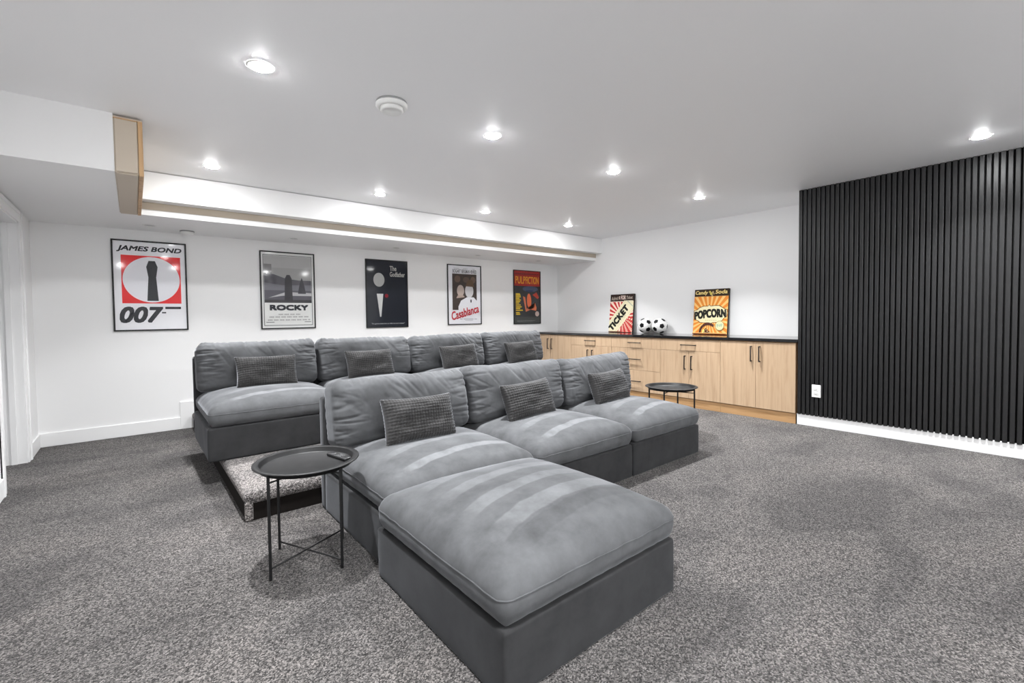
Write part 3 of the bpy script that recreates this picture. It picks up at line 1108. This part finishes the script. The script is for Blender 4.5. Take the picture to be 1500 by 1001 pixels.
def art_brown(p):
    p.text('BOGART', 0.14, 0.385, 0.872, 0.935, (92, 92, 96), 0.02)
    p.text('BERGMAN', 0.41, 0.655, 0.872, 0.935, (92, 92, 96), 0.02)
    p.text('HENREID', 0.68, 0.875, 0.872, 0.935, (92, 92, 96), 0.02)
    p.text('HUMPHREY', 0.17, 0.35, 0.944, 0.957, (120, 120, 124))
    p.text('INGRID', 0.46, 0.60, 0.944, 0.957, (120, 120, 124))
    p.text('PAUL', 0.73, 0.83, 0.944, 0.957, (120, 120, 124))
    p.rect(0.125, 0.875, 0.24, 0.86, (76, 66, 60))
    # plain stand-in shapes in place of the printed picture
    p.ell(0.28, 0.77, 0.09, 0.06, (120, 98, 84), 20)
    p.ell(0.55, 0.76, 0.10, 0.05, (108, 90, 78), 20)
    p.ell(0.76, 0.76, 0.08, 0.06, (122, 100, 86), 20)
    p.ell(0.37, 0.57, 0.11, 0.10, (206, 190, 180), 28)
    p.poly([(0.24, 0.44), (0.50, 0.46), (0.46, 0.49), (0.28, 0.49)], (196, 176, 164))
    p.ell(0.64, 0.57, 0.13, 0.12, (226, 224, 226), 28)
    p.poly([(0.52, 0.65), (0.80, 0.64), (0.74, 0.76), (0.60, 0.76)], (112, 88, 66))
    p.poly([(0.30, 0.30), (0.38, 0.40), (0.56, 0.46), (0.78, 0.46), (0.875, 0.40), (0.875, 0.24), (0.30, 0.24)], (244, 244, 248))
    p.rect(0.67, 0.71, 0.37, 0.42, (50, 48, 52))
    p.text('Casablanca', 0.08, 0.93, 0.13, 0.27, (196, 40, 56), 0.0, 0.25, rot=14, fat=0.004)
    for (a, b) in ((0.34, 0.42), (0.45, 0.76), (0.79, 0.87)):
        p.rect(a, b, 0.077, 0.085, (150, 150, 156))
    p.rect(0.50, 0.74, 0.057, 0.062, (170, 170, 174))


def art_orange(p):
    p.rect(0, 1, 0, 1, (62, 62, 64))
    p.rect(0, 1, 0.715, 1, (172, 44, 40))
    p.rect(0.04, 0.96, 0.935, 0.955, (120, 40, 44))
    p.text('PULP', 0.06, 0.43, 0.76, 0.895, (236, 164, 44), 0.0, fat=0.004)
    p.text('FICTION', 0.45, 0.95, 0.76, 0.895, (236, 164, 44), 0.0, fat=0.004)
    # plain stand-in shapes in place of the printed picture
    p.ell(0.62, 0.66, 0.30, 0.055, (84, 96, 122), 28)
    p.rect(0.45, 0.72, 0.61, 0.635, (50, 62, 104))
    p.ell(0.57, 0.43, 0.085, 0.145, (226, 122, 82), 26, 6)
    p.poly([(0.33, 0.52), (0.42, 0.50), (0.47, 0.28), (0.84, 0.24), (0.86, 0.30), (0.80, 0.40), (0.76, 0.30), (0.44, 0.22)], (220, 128, 92))
    p.poly([(0.70, 0.55), (0.86, 0.60), (0.96, 0.50), (0.90, 0.47)], (196, 78, 60))
    p.ell(0.88, 0.18, 0.08, 0.05, (212, 190, 182), 20)
    for i, (b, z) in enumerate(((0.22, 0.56), (0.24, 0.535), (0.25, 0.505), (0.2, 0.475), (0.25, 0.445), (0.22, 0.415), (0.18, 0.385), (0.24, 0.35), (0.28, 0.315), (0.22, 0.285), (0.32, 0.25), (0.2, 0.205), (0.22, 0.175))):
        p.rect(0.06, b, z - 0.010, z + 0.012, (226, 194, 60))
    p.rect(0, 1, 0, 0.125, (74, 76, 74))
    p.rect(0.1, 0.8, 0.05, 0.056, (130, 130, 128))
    p.rect(0.1, 0.7, 0.034, 0.039, (130, 130, 128))


framed(-0.152, 1.983, 1.062, 0.611, 'black-framed film poster with a red panel around a white oval, at the far left', art_red)
framed(1.161, 1.974, 1.049, 0.613, 'black-framed film poster with a grey outdoor picture over a white title strip', art_grey, 0.013, (242, 242, 240))
framed(2.429, 1.966, 1.033, 0.616, 'black-framed navy film poster with one red flower spot and white lettering', art_navy, 0.014)
framed(3.705, 1.976, 1.047, 0.628, 'black-framed white and brown film poster with slanting red lettering', art_brown, 0.013, (246, 246, 250))
framed(5.006, 1.96, 1.033, 0.622, 'black-framed red and dark film poster with yellow lettering, nearest the corner', art_orange, 0.012)


def sign(y_left, W, H, label, draw, lean=0.10, T=0.034):
    t = thing('wall_sign', label, 'sign', (5.955, y_left, ZT + 0.004), (-lean, 0, QR), 'printed box signs on the countertop')
    obj('panel', cbox(0, W, 0, T, 0, H, 0.002), flat(36, 32, 30, 0.5), t)
    p = Print(W - 0.004, H - 0.004)
    draw(p)
    o = p.build(t)
    o.location = (0.002, -0.0004, 0.002)
    return t


DK = (48, 34, 30)
CREAM = (232, 224, 190)


def art_ticket(p):
    p.rect(0, 1, 0, 1, (238, 214, 196))
    p.burst(0.52, 0.42, 22, (186, 44, 46), 0, 1, 0.0, 0.80, 0.1, 0.5, 0.75)
    p.burst(0.62, 0.02, 40, (192, 70, 62), 0.5, 1, 0.0, 0.42, 0.0, 0.5, 0.75)
    p.rect(0, 1, 0.815, 1, DK)
    p.text('Admit', 0.04, 0.34, 0.85, 0.945, (206, 192, 178), 0.0, 0.3, rot=4)
    p.text('1', 0.37, 0.41, 0.865, 0.95, (216, 200, 186), 0.02)
    p.text('FOR', 0.46, 0.66, 0.86, 0.965, (222, 200, 190), 0.0, fat=0.003)
    p.text('Ticket', 0.69, 0.95, 0.87, 0.95, (206, 192, 178), 0.01)
    a = math.radians(50)
    W, H = p.W, p.H

    def T(u, v):
        X = u * math.cos(a) - v * math.sin(a)
        Z = u * math.sin(a) + v * math.cos(a)
        return (0.44 + X / W, 0.38 + Z / H)
    L, B, c = 0.36, 0.118, 0.03
    def rr(L, B, c):
        return [T(-L, -B), T(L - c, -B), T(L - 0.3 * c, -B + 0.3 * c), T(L, -B + c), T(L, B - c), T(L - 0.3 * c, B - 0.3 * c), T(L - c, B), T(-L, B)]
    p.poly(clip(rr(L, B, c), 0, 1, 0.0, 0.83), (206, 190, 160))
    p.poly(clip(rr(L - 0.006, B - 0.006, c), 0, 1, 0.0, 0.83), CREAM)
    for v in (0.088, -0.088):
        p.poly(clip([T(-0.25, v - 0.001), T(0.3, v - 0.001), T(0.3, v + 0.002), T(-0.25, v + 0.002)], 0, 1, 0, 1), (176, 168, 140))
    p.poly([T(0.285, -0.075), T(0.30, -0.075), T(0.30, 0.075), T(0.285, 0.075)], (186, 190, 168))
    for k in range(7):
        for v in (0.066, -0.068):
            p.poly([T(-0.12 + 0.035 * k, v - 0.005), T(-0.10 + 0.035 * k, v - 0.005), T(-0.10 + 0.035 * k, v + 0.006), T(-0.12 + 0.035 * k, v + 0.006)], (196, 188, 158))
    p.text('TICKET', 0.44 - 0.235 / W - 0.03, 0.44 + 0.235 / W - 0.03, 0.375 - 0.047 / H, 0.375 + 0.047 / H, (30, 30, 28), 0.0, 0.0, 50, 1.08, fat=0.0105)
    p.rect(0, 0.52, 0.0, 0.022, (120, 86, 66))


def art_popcorn(p):
    OR, YE = (230, 140, 56), (246, 198, 122)
    p.rect(0, 1, 0, 1, YE)
    p.burst(0.47, 0.36, 26, OR, 0, 1, 0.0, 0.84, 0.06, 0.55, 0.8)
    p.rect(0, 1, 0.845, 1, (52, 38, 26))
    p.rect(0, 1, 0.838, 0.845, (190, 140, 90))
    p.text('Candy', 0.03, 0.40, 0.868, 0.968, (238, 212, 136), 0.0, 0.18, fat=0.0025)
    p.text('Soda', 0.62, 0.96, 0.895, 0.978, (238, 212, 136), 0.0, 0.18, fat=0.0025)
    for (x, y, r) in ((0.46, 0.94, 0.03), (0.50, 0.90, 0.04), (0.55, 0.93, 0.03), (0.53, 0.86, 0.025), (0.58, 0.895, 0.02)):
        p.ell(x, y, r, r * 0.8, (206, 186, 92) if x < 0.53 else (188, 162, 120), 14)

    def badge(s, col):
        top = [(0.0, 0.10), (0.10, 0.125), (0.16, 0.17), (0.30, 0.205), (0.42, 0.205), (0.46, 0.235), (0.50, 0.205), (0.64, 0.215), (0.76, 0.21), (0.86, 0.165), (0.94, 0.13), (0.99, 0.12)]
        bot = [(0.99, -0.02), (0.90, -0.07), (0.86, -0.115), (0.74, -0.155), (0.56, -0.165), (0.51, -0.215), (0.46, -0.165), (0.34, -0.17), (0.20, -0.16), (0.12, -0.115), (0.02, -0.09)]
        p.poly([(0.5 + (x - 0.5) * s, 0.42 + y * s * (1 if s < 1 else 1.03)) for x, y in top + bot], col)
    badge(1.0, (110, 72, 30))
    badge(0.965, (238, 228, 186))
    p.text('POPCORN', 0.045, 0.945, 0.352, 0.51, (34, 34, 30), 0.0, 0, 4, 1.05, 0.03, 0.12, fat=0.0095)
    for i in range(6):
        p.rect(0.36 + i * 0.06, 0.395 + i * 0.06, 0.305, 0.315, (190, 176, 140))
    for i in range(14):
        a = math.radians(178 - i * 9.5)
        p.ell(0.46 + 0.27 * math.cos(a) * 0.9, 0.03 + 0.20 * math.sin(a), 0.032, 0.028, (78, 44, 40) if i % 2 else (58, 34, 30), 12)
        p.ell(0.465 + 0.27 * math.cos(a) * 0.9, 0.033 + 0.20 * math.sin(a), 0.010, 0.009, (150, 100, 80), 8)
    p.ell(0.34, 0.06, 0.05, 0.05, (244, 222, 130), 16)
    for (x, y, r) in ((0.40, 0.09, 0.04), (0.44, 0.055, 0.045), (0.37, 0.03, 0.03), (0.50, 0.03, 0.035)):
        p.ell(x, y, r, r, (78, 36, 28), 14)
        p.ell(x + 0.008, y + 0.008, r * 0.35, r * 0.35, (224, 200, 150), 10)
    p.ell(0.80, 0.19, 0.128, 0.106, (176, 150, 96), 36)
    p.ell(0.80, 0.19, 0.116, 0.096, (222, 222, 176), 36)
    p.text('Pop', 0.72, 0.88, 0.15, 0.235, (132, 176, 160), 0.01, 0.1, 22)
    p.rect(0, 1, 0.0, 0.02, (150, 84, 34))
    p.rect(0, 1, 0.02, 0.03, (246, 214, 150))


sign(4.80, 0.455, 0.605, 'tall box sign with the word TICKET over red sun rays', art_ticket)
sign(3.345, 0.475, 0.61, 'tall box sign with the word POPCORN over orange sun rays', art_popcorn)
